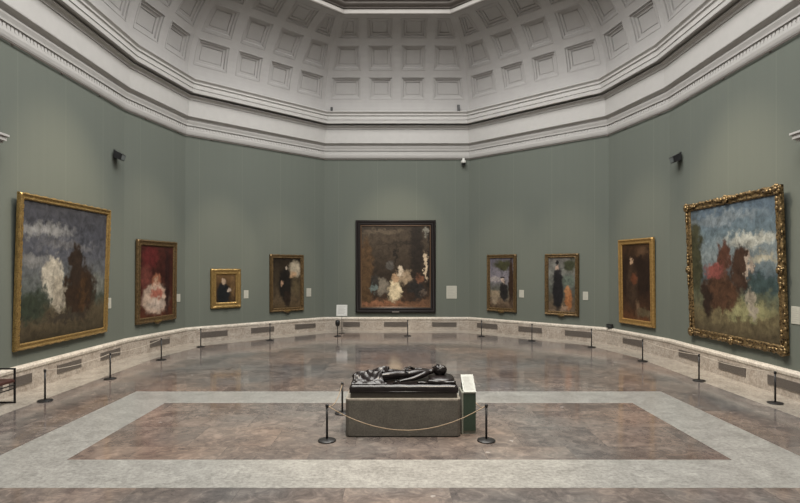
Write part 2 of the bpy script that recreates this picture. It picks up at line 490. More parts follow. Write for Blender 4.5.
# ------------------------------------------------------------------ placing on walls by sight line
SEG = {'left': None, 'lc': None, 'bl': None, 'b': None, 'br': None, 'rc': None, 'right': None}
for i in range(NP):
    nm = side_name(mids[i], poly[(i + 1) % NP] - poly[i])
    k = {'left': 'left', 'right': 'right', 'back': 'b', 'back_left': 'bl', 'back_right': 'br', 'back_left_chamfer': 'lc', 'back_right_chamfer': 'rc'}.get(nm)
    if k: SEG[k] = i
def wall_hit(seg, x, t=0.0):
    i = SEG[seg]; a, b = off(i, t), off(i + 1, t); d = b - a
    r = (x - PX) / F                    # X = r * Y
    # a.x + s d.x = r (a.y + s d.y)
    s = (r * a.y - a.x) / (d.x - r * d.y)
    return a + d * s
def zat(y, Y): return CAM_Z + (PY - y) * Y / F
def wall_frame(seg):
    i = SEG[seg]; n_ = inward(poly[i], poly[(i + 1) % NP])
    # local +Y points into the wall (away from room), so local -Y faces the room; local X runs left to right seen from the room
    rz = math.atan2(-n_.x, n_.y) + PI
    return n_, rz

# ------------------------------------------------------------------ dado vents
vent_px = [('left', -30, 2), ('left', 9, 31.6), ('left', 57, 81), ('left', 100.5, 120), ('lc', 150, 169.5), ('bl', 201.5, 227.5), ('bl', 251, 274), ('bl', 295, 315.5),
           ('b', 343, 360), ('b', 384, 408), ('b', 432, 456.5), ('br', 477, 497.5), ('br', 518.5, 542), ('br', 565, 591), ('rc', 623, 642), ('right', 679, 700), ('right', 719, 746), ('right', 768, 803)]
vent_where = ['under the left doorway end of the wall', 'beside the black bench', 'under the stormy painting, nearer the bench', 'under the far edge of the stormy painting',
              'under the tall red painting', 'under the smallest painting', 'left of the dark pair portrait canvas', 'nearest the white sign on the left',
              'directly behind the white sign', 'under the largest black framed painting', 'under the cream card beside the black frame', 'under the narrow pale landscape canvas',
              'between the two landscape canvases', 'under the canvas with a rust patch', 'under the narrow plain gold frame', 'under the far corner of the carved gold frame',
              'under the middle of the carved gold frame', 'at the near end of the right wall']
for (seg, x0, x1), wh in zip(vent_px, vent_where):
    n_, rz = wall_frame(seg)
    a, b = wall_hit(seg, x0, DP), wall_hit(seg, x1, DP); m = (a + b) / 2; w = (b - a).length / 2
    r = empty('vent_grille', (m.x, m.y, 0.145), rz)
    tag(r, 'flat bronze vent grille in marble skirting, ' + wh, 'vent', 'vent grilles in the marble skirting')
    mb = MB(); mb.box(-w, w, -0.004, 0.0, 0, 0.185); mb.build('backing', M_ventdark, r)
    mb = MB()
    mb.box(-w, w, -0.013, 0.0, 0, 0.014).box(-w, w, -0.013, 0.0, 0.171, 0.185).box(-w, -w + 0.014, -0.013, 0, 0.014, 0.171).box(w - 0.014, w, -0.013, 0, 0.014, 0.171)
    for k in range(7): mb.box(-w + 0.014, w - 0.014, -0.010, -0.002, 0.022 + k * 0.0215, 0.036 + k * 0.0215)
    mb.build('grille', M_vent, r, weld=False)

# ------------------------------------------------------------------ paintings
def frame_sweep(w, h, prof, mat, parent, name, bump=0.0, freq=9.0, seed=0, step=0.05):
    """prof: (inset from the outer edge, height off the wall); mitred all round"""
    vs = []; fs = []; rings = []
    corners = [(-w / 2, 0), (w / 2, 0), (w / 2, h), (-w / 2, h)]
    dirs = [(1, 0), (0, 1), (-1, 0), (0, -1)]; ins = [(1, 1), (-1, 1), (-1, -1), (1, -1)]
    np_ = len(prof)
    for c in range(4):
        L = w if c % 2 == 0 else h
        n = max(2, int(L / step)) if bump else 1
        for k in range(n):
            s = k / n
            (x0, z0), (x1, z1) = corners[c], corners[(c + 1) % 4]
            for q, (d, y) in enumerate(prof):
                # position along the side, inset towards the centre with mitre
                ax, az = x0 + ins[c][0] * d, z0 + ins[c][1] * d
                c2 = (c + 1) % 4
                bx, bz = x1 + ins[c2][0] * d, z1 + ins[c2][1] * d
                px, pz = ax + (bx - ax) * s, az + (bz - az) * s
                yy = y
                if bump and 0 < q < np_ - 1:
                    ph = (px * dirs[c][0] + pz * dirs[c][1])
                    yy += bump * (0.55 * math.sin(ph * freq * 2 * PI + q * 1.9) + 0.7 * noise.noise(Vector((px * 9 + seed, pz * 9, q * 2.3))))
                    o2 = bump * 0.8 * math.sin(ph * freq * PI + seed) if q == 1 else 0
                    px -= ins[c][0] * o2 * (1 if c % 2 else 0); pz -= ins[c][1] * o2 * (0 if c % 2 else 1)
                vs.append((px, -yy, pz))
            rings.append(len(vs) - np_)
    R_ = len(rings)
    for i in range(R_):
        a, b = rings[i], rings[(i + 1) % R_]
        for q in range(np_ - 1): fs.append((a + q, b + q, b + q + 1, a + q + 1))
    o = new_mesh(name, vs, fs, mat, parent)
    bm = bmesh.new(); bm.from_mesh(o.data); bmesh.ops.recalc_face_normals(bm, faces=bm.faces); bm.to_mesh(o.data); bm.free()
    return auto_smooth(o, 55)

def painting(seg, TL, BL, TR, BR, style, cw, base, blobs, label, seed=0, t0=0.06, lean=0.0, noise_scale=2.0, namp=0.25, warp=0.13):
    n_, rz = wall_frame(seg)
    a = wall_hit(seg, (TL[0] + BL[0]) / 2, t0 + lean / 2); b = wall_hit(seg, (TR[0] + BR[0]) / 2, t0 + lean / 2)
    zb = (zat(BL[1], a.y) + zat(BR[1], b.y)) / 2; zt = (zat(TL[1], a.y) + zat(TR[1], b.y)) / 2
    w = (b - a).length; h = zt - zb; m = (a + b) / 2 - n_ * (t0 + lean / 2) + n_ * 0.004
    r = empty('framed_painting', (m.x, m.y, zb), rz)
    r.rotation_euler = (math.atan2(lean, h), 0, rz)   # top leans out from the wall
    tag(r, label, 'painting', 'framed paintings on the green walls')
    g = {'gilt': (M_gilt, 0.012, 7), 'dark_gilt': (M_giltdark, 0.010, 8), 'plain_gilt': (M_giltplain, 0.002, 3), 'ornate': (M_giltorn, 0.018, 3.6), 'black': (M_ebony, 0, 1)}[style]
    if style == 'black':
        prof = [(0, 0), (0, 0.075), (0.02, 0.10), (0.05, 0.105), (0.07, 0.085), (0.12, 0.075), (0.15, 0.088), (0.165, 0.085), (0.18, 0.065), (cw, 0.05), (cw, 0.02)]
    else:
        k = cw
        prof = [(0, 0), (0, 0.045), (k * 0.10, 0.075), (k * 0.22, 0.085), (k * 0.36, 0.066), (k * 0.55, 0.055), (k * 0.72, 0.062), (k * 0.84, 0.066), (k * 0.94, 0.045), (k, 0.035), (k, 0.015)]
    fo = frame_sweep(w, h, prof, g[0], r, 'frame', g[1], g[2], seed)
    sl = MB(); sl.box(-w / 2 + cw * 0.3, w / 2 - cw * 0.3, -0.018, -0.001, cw * 0.3, h - cw * 0.3); sl.build('backboard', M_door, r)
    if style == 'black':
        frame_sweep(w - 2 * cw + 0.03, h - 2 * cw + 0.03, [(0, 0.02), (0, 0.056), (0.02, 0.062), (0.04, 0.045), (0.04, 0.022)], M_woodslip, r, 'inner_slip').location.z = cw - 0.015
    iw, ih = w - 2 * cw + 0.01, h - 2 * cw + 0.01
    cm = mat_canvas('painted_canvas', iw, ih, base, blobs, noise_scale, namp, warp, seed)
    cv = MB(); cv.box(-iw / 2, iw / 2, -0.030, -0.019, 0, ih); co = cv.build('canvas', cm, r); co.location.z = cw - 0.005
    if style in ('gilt', 'dark_gilt', 'black'):
        pl = MB(); pw = min(0.28, w * 0.16); yb = 0.088 if style != 'black' else 0.106
        pl.box(-pw / 2, pw / 2, -yb - 0.006, -0.05, 0.015, 0.055, 0.004); pl.build('name_plaque', M_brass if style != 'black' else M_vent, r)
    if style in ('dark_gilt',) :
        cr = MB(); cr.ellipsoid((0, -0.06, -0.01), 0.11, 0.04, 0.045, 12, 8).ellipsoid((-0.09, -0.06, 0.0), 0.06, 0.03, 0.03, 10, 6).ellipsoid((0.09, -0.06, 0.0), 0.06, 0.03, 0.03, 10, 6)
        cr.build('carved_crest', g[0], r, True, weld=False)
    if style == 'ornate':
        # shells and leaves at corners and mid sides
        spots = [(-w / 2 + .08, .08), (w / 2 - .08, .08), (-w / 2 + .08, h - .08), (w / 2 - .08, h - .08), (0, .06), (0, h - .06), (-w / 2 + .06, h / 2), (w / 2 - .06, h / 2)]
        for q, (sx, sz) in enumerate(spots):
            ob = MB(); big = 0.75 if q < 4 else 0.62
            for kk in range(9):
                an = 2 * PI * kk / 9 + 0.3
                ob.ellipsoid((sx + 0.10 * big * math.cos(an), -0.09, sz + 0.10 * big * math.sin(an)), 0.055 * big, 0.03, 0.055 * big, 10, 6)
            ob.ellipsoid((sx, -0.105, sz), 0.075 * big, 0.035, 0.075 * big, 12, 8)
            for s2 in (-1, 1):
                ang = 0 if (q in (4, 5)) else (PI / 2 if q in (6, 7) else None)
                if ang is None:
                    ex = -1 if sx > 0 else 1; ez = 1 if sz < h / 2 else -1
                    dx, dz = (ex, 0) if s2 > 0 else (0, ez)
                else: dx, dz = s2 * math.cos(ang), s2 * math.sin(ang)
                for st in range(1, 4):
                    ob.ellipsoid((sx + dx * (0.1 + st * 0.085), -0.085, sz + dz * (0.1 + st * 0.085)), 0.05 - 0.006 * st + 0.02 * abs(dx), 0.028, 0.05 - 0.006 * st + 0.02 * abs(dz), 10, 6)
            ob.build('carved_ornament', g[0], r, True, weld=False)
        eb = MB()
        # scalloped openwork edge
        per = [(-w / 2, 0, 1, 0, w), (w / 2, 0, 0, 1, h), (w / 2, h, -1, 0, w), (-w / 2, h, 0, -1, h)]
        for x0, z0, dx, dz, L in per:
            n = int(L / 0.14)
            for kk in range(n):
                s = (kk + 0.5) / n * L
                rr = 0.04 + 0.014 * math.sin(kk * 2.4)
                eb.ellipsoid((x0 + dx * s - dz * 0.025, -0.05, z0 + dz * s + dx * 0.025), rr * (1.2 if dx else 0.8), 0.028, rr * (1.2 if dz else 0.8), 8, 6)
        bm = bmesh.new(); bm.from_mesh(fo.data)
        tm = bpy.data.meshes.new('t'); tm.from_pydata([tuple(v) for v in eb.v], [], eb.f); bm.from_mesh(tm); bpy.data.meshes.remove(tm)
        for f in bm.faces: f.material_index = 0; f.smooth = True
        bm.to_mesh(fo.data); bm.free()
    return r

M_gilt = mat_gilt('antique_gilt', (0.54, 0.37, 0.14), (0.15, 0.09, 0.035))
M_giltdark = mat_gilt('darkened_gilt', (0.27, 0.18, 0.085), (0.05, 0.032, 0.018), 0.42, 40)
M_giltplain = mat_gilt('bright_plain_gilt', (0.50, 0.32, 0.12), (0.32, 0.19, 0.065), 0.4, 20)
M_giltorn = mat_gilt('carved_gilt', (0.34, 0.235, 0.11), (0.022, 0.014, 0.009), 0.45, 20)
M_ebony = speckled('ebonised_wood', (0.008, 0.006, 0.006), 0.3, 30, 0.45, spec=0.25)
M_woodslip = speckled('brown_inner_slip', (0.10, 0.06, 0.035), 0.2, 30, 0.4, 0.3)

# A: left wall, stormy sky, pale mass and a brown mass
painting('left', (18.6, 190.7), (14, 352), (109.5, 210.4), (106.5, 332), 'gilt', 0.135,
    [(0.0, (0.045, 0.035, 0.02)), (0.18, (0.11, 0.085, 0.05)), (0.30, (0.06, 0.075, 0.06)), (0.45, (0.13, 0.14, 0.14)), (0.62, (0.095, 0.10, 0.12)), (0.8, (0.065, 0.068, 0.085)), (1.0, (0.06, 0.06, 0.07))],
    [(0.2, 0.80, 0.30, 0.05, 0.9, (0.24, 0.24, 0.24)), (0.10, 0.58, 0.22, 0.05, 0.8, (0.20, 0.20, 0.20)), (0.5, 0.70, 0.3, 0.03, 0.9, (0.15, 0.15, 0.16)),
     (0.12, 0.24, 0.16, 0.10, 0.6, (0.035, 0.045, 0.03)), (0.9, 0.40, 0.12, 0.07, 0.7, (0.18, 0.19, 0.17)), (0.33, 0.46, 0.12, 0.15, 0.35, (0.50, 0.46, 0.38)), (0.40, 0.32, 0.08, 0.12, 0.4, (0.38, 0.34, 0.27)),
     (0.66, 0.34, 0.20, 0.22, 0.30, (0.034, 0.019, 0.011)), (0.60, 0.56, 0.09, 0.16, 0.35, (0.032, 0.020, 0.014)), (0.70, 0.30, 0.05, 0.16, 0.6, (0.07, 0.036, 0.016)), (0.50, 0.15, 0.25, 0.04, 0.6, (0.05, 0.04, 0.028))],
    'large gilt-framed painting by the bench, stormy grey sky with white and brown shapes', seed=1, lean=0.10, t0=0.04)
# B: tall red
painting('lc', (137, 239.2), (136.4, 324.6), (177, 242), (175.8, 319.5), 'dark_gilt', 0.17,
    [(0.0, (0.10, 0.03, 0.015)), (0.2, (0.07, 0.02, 0.012)), (0.6, (0.045, 0.012, 0.010)), (1.0, (0.06, 0.016, 0.012))],
    [(0.30, 0.85, 0.22, 0.16, 0.7, (0.12, 0.02, 0.02)), (0.16, 0.55, 0.16, 0.16, 0.7, (0.15, 0.045, 0.035)), (0.48, 0.50, 0.13, 0.11, 0.5, (0.30, 0.12, 0.07)), (0.46, 0.25, 0.40, 0.21, 0.35, (0.56, 0.42, 0.33)), (0.5, 0.33, 0.20, 0.07, 0.6, (0.40, 0.14, 0.10)),
     (0.48, 0.17, 0.28, 0.07, 0.6, (0.52, 0.42, 0.35)), (0.47, 0.52, 0.06, 0.045, 0.5, (0.50, 0.32, 0.22)), (0.82, 0.5, 0.08, 0.5, 0.6, (0.03, 0.01, 0.01))],
    'tall gilt-framed painting in deep reds with a wide pale pink shape', seed=2, t0=0.05, lean=0.03)
# C: small
painting('bl', (210.8, 268.8), (210.8, 308.6), (241.4, 268.8), (240.5, 307.5), 'gilt', 0.20,
    [(0.0, (0.035, 0.022, 0.012)), (0.5, (0.08, 0.045, 0.02)), (1.0, (0.13, 0.075, 0.032))],
    [(0.36, 0.32, 0.33, 0.38, 0.25, (0.010, 0.012, 0.014)), (0.38, 0.74, 0.12, 0.11, 0.4, (0.42, 0.31, 0.22)), (0.66, 0.42, 0.10, 0.06, 0.5, (0.50, 0.40, 0.32)), (0.85, 0.6, 0.1, 0.4, 0.8, (0.15, 0.09, 0.04))],
    'smallest painting, nearly square, wide gilt frame, black shape on warm brown', seed=3, t0=0.05)
# D
painting('bl', (270, 254.6), (270, 312), (304, 254.6), (303.5, 310.6), 'dark_gilt', 0.14,
    [(0.0, (0.09, 0.06, 0.03)), (0.15, (0.12, 0.085, 0.05)), (0.45, (0.055, 0.04, 0.025)), (1.0, (0.02, 0.014, 0.009))],
    [(0.80, 0.78, 0.20, 0.16, 0.6, (0.42, 0.36, 0.27)), (0.72, 0.66, 0.12, 0.07, 0.7, (0.46, 0.30, 0.18)), (0.85, 0.40, 0.15, 0.18, 0.8, (0.12, 0.09, 0.05)), (0.42, 0.46, 0.22, 0.34, 0.3, (0.014, 0.012, 0.010)),
     (0.47, 0.81, 0.055, 0.05, 0.4, (0.50, 0.42, 0.34)), (0.33, 0.48, 0.05, 0.07, 0.5, (0.42, 0.27, 0.18)), (0.5, 0.18, 0.12, 0.16, 0.4, (0.03, 0.02, 0.014))],
    'upright dark painting left of the big black frame, pale cloud patch upper right', seed=4, t0=0.05)
# E: largest, black frame
painting('b', (355.4, 220.2), (355.9, 313), (435.8, 220.2), (435.5, 312.5), 'black', 0.21,
    [(0.0, (0.20, 0.10, 0.055)), (0.07, (0.15, 0.08, 0.045)), (0.14, (0.045, 0.028, 0.018)), (0.40, (0.035, 0.024, 0.016)), (0.62, (0.055, 0.040, 0.027)), (0.85, (0.070, 0.052, 0.036)), (1.0, (0.045, 0.034, 0.024))],
    [(0.08, 0.42, 0.10, 0.42, 0.35, (0.095, 0.055, 0.026)), (0.55, 0.78, 0.35, 0.02, 0.8, (0.035, 0.026, 0.018)), (0.42, 0.52, 0.05, 0.05, 0.5, (0.10, 0.09, 0.08)), (0.93, 0.50, 0.025, 0.17, 0.3, (0.60, 0.48, 0.34)), (0.93, 0.92, 0.03, 0.06, 0.4, (0.20, 0.19, 0.16)),
     (0.30, 0.26, 0.09, 0.10, 0.5, (0.22, 0.19, 0.15)), (0.49, 0.20, 0.095, 0.13, 0.35, (0.72, 0.60, 0.40)), (0.50, 0.36, 0.05, 0.05, 0.5, (0.50, 0.33, 0.20)), (0.63, 0.38, 0.10, 0.09, 0.5, (0.36, 0.27, 0.18)), (0.57, 0.44, 0.05, 0.06, 0.5, (0.72, 0.60, 0.46)),
     (0.80, 0.22, 0.12, 0.14, 0.5, (0.025, 0.022, 0.020)), (0.84, 0.36, 0.05, 0.06, 0.5, (0.20, 0.09, 0.05)), (0.68, 0.13, 0.10, 0.06, 0.5, (0.05, 0.03, 0.02)), (0.2, 0.30, 0.06, 0.10, 0.5, (0.04, 0.035, 0.03)), (0.80, 0.72, 0.10, 0.35, 0.5, (0.022, 0.016, 0.012)), (0.98, 0.6, 0.02, 0.4, 0.4, (0.02, 0.015, 0.012)), (0.3, 0.92, 0.3, 0.03, 0.8, (0.11, 0.085, 0.06)), (0.50, 0.64, 0.02, 0.12, 0.5, (0.02, 0.015, 0.011)), (0.93, 0.50, 0.022, 0.15, 0.3, (0.60, 0.48, 0.34)), (0.18, 0.23, 0.05, 0.05, 0.5, (0.16, 0.20, 0.19)), (0.90, 0.18, 0.05, 0.04, 0.5, (0.12, 0.09, 0.07)), (0.30, 0.045, 0.30, 0.03, 0.6, (0.28, 0.13, 0.07))],
    'largest painting in a broad black frame, dim brown interior tones with pale patches', seed=5, t0=0.05, lean=0.03, warp=0.11)
# F
painting('br', (486.6, 254.8), (487.2, 311.2), (516, 254.3), (516.5, 312), 'dark_gilt', 0.14,
    [(0.0, (0.10, 0.065, 0.04)), (0.12, (0.17, 0.12, 0.08)), (0.4, (0.12, 0.12, 0.10)), (0.6, (0.24, 0.22, 0.25)), (1.0, (0.13, 0.12, 0.15))],
    [(0.55, 0.86, 0.40, 0.10, 0.6, (0.06, 0.06, 0.03)), (0.20, 0.58, 0.25, 0.04, 0.7, (0.38, 0.34, 0.33)), (0.9, 0.55, 0.10, 0.5, 0.5, (0.04, 0.022, 0.014)), (0.22, 0.28, 0.22, 0.08, 0.5, (0.32, 0.25, 0.17)), (0.20, 0.16, 0.10, 0.10, 0.6, (0.34, 0.27, 0.19)),
     (0.60, 0.34, 0.17, 0.20, 0.35, (0.022, 0.020, 0.020)), (0.57, 0.54, 0.075, 0.05, 0.5, (0.52, 0.40, 0.33)), (0.56, 0.61, 0.09, 0.03, 0.5, (0.02, 0.018, 0.018))],
    'narrow gilt-framed painting right of the black frame, lilac sky and small dark shape', seed=6, t0=0.05)
# G
painting('br', (544.4, 254), (545, 314.2), (578.4, 253.4), (579, 316.6), 'dark_gilt', 0.14,
    [(0.0, (0.17, 0.12, 0.08)), (0.15, (0.12, 0.09, 0.06)), (0.4, (0.09, 0.095, 0.08)), (0.75, (0.20, 0.20, 0.18)), (1.0, (0.14, 0.13, 0.12))],
    [(0.8, 0.86, 0.22, 0.12, 0.5, (0.05, 0.055, 0.03)), (0.75, 0.58, 0.22, 0.12, 0.6, (0.13, 0.16, 0.13)), (0.36, 0.42, 0.20, 0.40, 0.28, (0.018, 0.017, 0.019)), (0.33, 0.83, 0.06, 0.05, 0.5, (0.46, 0.33, 0.26)), (0.33, 0.91, 0.08, 0.04, 0.4, (0.015, 0.014, 0.015)),
     (0.76, 0.24, 0.13, 0.20, 0.35, (0.36, 0.15, 0.06)), (0.70, 0.40, 0.09, 0.08, 0.5, (0.42, 0.20, 0.09)), (0.60, 0.06, 0.12, 0.03, 0.5, (0.32, 0.22, 0.15))],
    'upright gilt-framed landscape with tall black shape and rust-orange patch', seed=7, t0=0.05)
# H
painting('rc', (617.7, 239.8), (619.6, 323.3), (653, 237.4), (654, 327.6), 'plain_gilt', 0.17,
    [(0.0, (0.14, 0.055, 0.022)), (0.12, (0.07, 0.032, 0.016)), (0.4, (0.024, 0.013, 0.009)), (0.8, (0.028, 0.015, 0.010)), (1.0, (0.06, 0.03, 0.014))],
    [(0.35, 0.46, 0.20, 0.28, 0.45, (0.055, 0.032, 0.020)), (0.34, 0.77, 0.06, 0.04, 0.5, (0.42, 0.28, 0.18)), (0.42, 0.55, 0.12, 0.06, 0.6, (0.14, 0.05, 0.025)), (0.55, 0.14, 0.07, 0.12, 0.6, (0.16, 0.10, 0.06)), (0.75, 0.9, 0.25, 0.05, 0.7, (0.10, 0.055, 0.03)), (0.8, 0.1, 0.25, 0.05, 0.7, (0.12, 0.09, 0.05))],
    'tall narrow painting in a smooth bright gold frame, very dark red-brown canvas', seed=8, t0=0.06, lean=0.04)
# I
painting('right', (687.5, 205), (690, 335.4), (782, 184.4), (787.5, 354), 'ornate', 0.175,
    [(0.0, (0.09, 0.07, 0.04)), (0.15, (0.17, 0.14, 0.075)), (0.32, (0.11, 0.13, 0.09)), (0.45, (0.075, 0.11, 0.13)), (0.6, (0.22, 0.26, 0.27)), (0.78, (0.14, 0.19, 0.22)), (1.0, (0.10, 0.14, 0.19))],
    [(0.05, 0.6, 0.10, 0.35, 0.5, (0.055, 0.055, 0.03)), (0.75, 0.72, 0.28, 0.05, 0.8, (0.48, 0.49, 0.44)), (0.45, 0.9, 0.4, 0.04, 0.8, (0.20, 0.24, 0.27)), (0.85, 0.58, 0.15, 0.03, 0.8, (0.40, 0.38, 0.30)), (0.75, 0.40, 0.35, 0.06, 0.6, (0.05, 0.08, 0.08)),
     (0.62, 0.20, 0.32, 0.07, 0.5, (0.30, 0.29, 0.15)), (0.36, 0.32, 0.22, 0.16, 0.35, (0.085, 0.042, 0.024)), (0.62, 0.50, 0.11, 0.18, 0.35, (0.055, 0.030, 0.020)), (0.70, 0.55, 0.03, 0.10, 0.5, (0.40, 0.33, 0.27)), (0.20, 0.26, 0.07, 0.15, 0.5, (0.03, 0.017, 0.012)),
     (0.42, 0.58, 0.09, 0.13, 0.4, (0.10, 0.045, 0.03)), (0.30, 0.50, 0.12, 0.05, 0.5, (0.22, 0.07, 0.06)), (0.73, 0.25, 0.05, 0.10, 0.5, (0.36, 0.32, 0.25))],
    'large painting on the right wall in heavy carved gold frame, blue sky above brown shapes', seed=9, lean=0.12, t0=0.04)

# ------------------------------------------------------------------ wall text cards
def wall_card(seg, x0, x1, y0, y1, label):
    n_, rz = wall_frame(seg)
    a, b = wall_hit(seg, x0), wall_hit(seg, x1); m = (a + b) / 2; w = (b - a).length / 2
    z1_, z0_ = zat(y0, m.y), zat(y1, m.y); hh = z1_ - z0_
    r = empty('wall_card', (m.x, m.y, z0_), rz); tag(r, label, 'label card', 'text cards beside the paintings')
    MB().box(-w, w, -0.012, -0.001, 0, hh, 0.002).build('card', M_card, r)
    t = MB(); n = 7
    for k in range(n):
        zz = hh * (0.86 - 0.72 * k / (n - 1)); ww = w * (0.78 if k % 3 else 0.55)
        t.box(-w * 0.78, -w * 0.78 + 2 * ww * 0.95, -0.0135, -0.0122, zz - hh * 0.012, zz + hh * 0.012)
    t.build('printed_lines', M_ink, r, weld=False)
wall_card('left', 106.8, 110.8, 298, 308.5, 'small cream card at the right of the stormy gilt-framed painting')
wall_card('lc', 176.6, 180, 294, 301.8, 'small cream card at the right of the tall red painting')
wall_card('bl', 243.7, 248.3, 290.3, 298.3, 'small cream card at the right of the smallest painting')
wall_card('bl', 306.4, 311, 288.3, 296.5, 'small cream card beside the dark upright painting with the cloud patch')
wall_card('b', 446.4, 456.8, 285.8, 298.6, 'largest cream card, on the wall right of the big black frame')
wall_card('br', 519.4, 524, 290, 297.5, 'small cream card between the two upright landscape paintings')
wall_card('br', 583, 588.2, 291.7, 300, 'small cream card right of the painting with the rust patch')
wall_card('right', 791.7, 800.5, 306.5, 324, 'cream card at the right of the carved gold frame')

# ------------------------------------------------------------------ stanchions
def ground(x, y):
    Y = CAM_Z * F / (y - PY); return Vector(((x - PX) * Y / F, Y, 0))
def make_stanchion(h=0.58, reel=False):
    r = empty('stanchion')
    MB().lathe([(0.123, 0.0), (0.128, 0.004), (0.128, 0.014), (0.118, 0.022), (0.05, 0.028), (0.03, 0.034)], 28).build('base', M_black, r, True)
    auto_smooth([c for c in COL.objects if c.parent == r][0], 35)
    MB().lathe([(0.016, 0.03), (0.016, h - 0.04)], 16).build('post', M_black, r, True)
    MB().lathe([(0.021, h - 0.045), (0.023, h - 0.03), (0.023, h - 0.01), (0.015, h)], 16).build('cap', M_black, r, True)
    if reel:
        MB().lathe([(0.04, h - 0.24), (0.075, h - 0.2), (0.085, h - 0.12), (0.075, h - 0.04), (0.04, h - 0.02)], 20).build('cord_reel', M_black, r, True)
    return r
proto = make_stanchion()
posts_px = [(45, 401, 'nearest the black bench'), (110.2, 379, 'under the right edge of the stormy painting'), (161.3, 360, 'before the tall red painting'), (200.8, 347, 'left of the smallest painting'),
            (270, 340.3, 'before the upright dark painting'), None, (407.7, 336, 'centred before the big black framed painting'), (481.5, 336.5, 'between the black frame and the lilac landscape'),
            (532, 341, 'between the two upright landscapes'), (591.5, 347.3, 'right of the painting with the rust patch'), (642.6, 361.3, 'before the smooth gold frame'),
            (699, 380.8, 'before the far corner of the carved gold frame'), (775.2, 403.4, 'nearest on the right, before the carved gold frame')]
wall_posts = []
first = True
for e in posts_px:
    if e is None:
        p = ground(337.6, 336.3); q = make_stanchion(0.60, True); q.location = p
        tag(q, 'low black stanchion with fat reel head beside the white sign', 'stanchion', 'low black stanchions along the walls'); wall_posts.append(p); continue
    x, y, wh = e; p = ground(x, y)
    q = proto if first else copy_tree(proto); first = False
    q.location = p; tag(q, 'low black stanchion ' + wh, 'stanchion', 'low black stanchions along the walls'); wall_posts.append(p)
def cord(a, b, sag, r, mat, name='barrier_cord', n=24):
    pts = []
    for k in range(n + 1):
        s = k / n; p = a.lerp(b, s); p = Vector((p.x, p.y, p.z - sag * 4 * s * (1 - s))); pts.append(p)
    m = (a + b) / 2
    mb = MB().tube([p - Vector((m.x, m.y, 0)) for p in pts], r, 8)
    o = mb.build(name, mat, None, True); o.location = (m.x, m.y, 0); return o
cw_ = ['below the stormy painting', 'between the stormy and the red painting', 'between the red and the smallest painting', 'below the smallest painting', 'from the dark upright painting to the white sign',
       'below the left half of the black frame', 'below the right half of the black frame', 'below the narrow lilac landscape', 'below the painting with the rust patch', 'below the smooth gold frame', 'below the gap between both gold frames', 'below the carved gold frame']
for k in range(len(wall_posts) - 1):
    a, b = wall_posts[k].copy(), wall_posts[k + 1].copy(); a.z = b.z = 0.555
    d = (b - a).normalized(); o = cord(a + d * (0.095 if k == 5 else 0.03), b - d * (0.095 if k == 4 else 0.03), 0.05, 0.0065, M_thincord); tag(o, 'thin pale barrier cord strung ' + cw_[k], 'cord', 'thin cords between the wall stanchions')

# sculpture stanchions
sp = make_stanchion(0.52)
pf_l, pf_r = ground(327, 441), ground(486.3, 441); pb_l = ground(342.3, 413.5); pb_r = Vector((1.20, 9.05, 0))
lab = ['black stanchion in front of the plinth, left end of the sagging cord', 'black stanchion in front of the plinth, right end of the sagging cord', 'black stanchion behind the left end of the granite plinth', 'black stanchion hidden behind the cream and green text stand']
for k, p in enumerate((pf_l, pf_r, pb_l, pb_r)):
    q = sp if k == 0 else copy_tree(sp); q.location = p; tag(q, lab[k], 'stanchion', 'black stanchions around the plinth')
def up(p, z): return Vector((p.x, p.y, z))
def c2(a, b, sag, label):
    a, b = up(a, 0.485), up(b, 0.485); d = (b - a).normalized() * 0.024
    tag(cord(a + d, b - d, sag, 0.0065, M_cord), label, 'cord', 'tan cords around the plinth')
c2(pf_l, pf_r, 0.335, 'tan cord sagging across the front of the granite plinth')
c2(pf_l, pb_l, 0.12, 'tan cord running back along the left end of the plinth')
c2(pf_r, pb_r, 0.14, 'tan cord running back past the cream and green stand')

# ------------------------------------------------------------------ plinth
cx = 0.0885
pl = empty('plinth', (cx, 8.19, 0)); tag(pl, 'long grey granite plinth under the black bronze figure', 'plinth')
W2, D2 = 0.83, 0.43
def chamfer_block(x, y, c, z0, z1):
    pts = [(-x + c, -y), (x - c, -y), (x, -y + c), (x, y - c), (x - c, y), (-x + c, y), (-x, y - c), (-x, -y + c)]
    mb = MB(); mb.add([(*p, z0) for p in pts] + [(*p, z1) for p in pts], [tuple(range(7, -1, -1)), tuple(range(8, 16))] + [(i, (i + 1) % 8, 8 + (i + 1) % 8, 8 + i) for i in range(8)])
    return mb
chamfer_block(W2 - 0.012, D2 - 0.012, 0.05, 0.0, 0.02).build('plinth_foot', M_ventdark, pl)
chamfer_block(W2, D2, 0.05, 0.02, 0.528).build('body', M_granite, pl)
chamfer_block(W2, D2, 0.05, 0.528, 0.548).build('top_edge', M_granite_top, pl)

# ------------------------------------------------------------------ bronze
sc_ = empty('bronze_sculpture', (cx + 0.01, 8.20, 0.548)); tag(sc_, 'dark bronze reclining figure on a mattress, lying on the granite plinth', 'sculpture')
MB().box(-0.775, 0.775, -0.36, 0.36, 0.0, 0.075, 0.006).build('base_slab', speckled('dark_brown_stone', (0.045, 0.038, 0.032), 0.2, 30, 0.45), sc_)
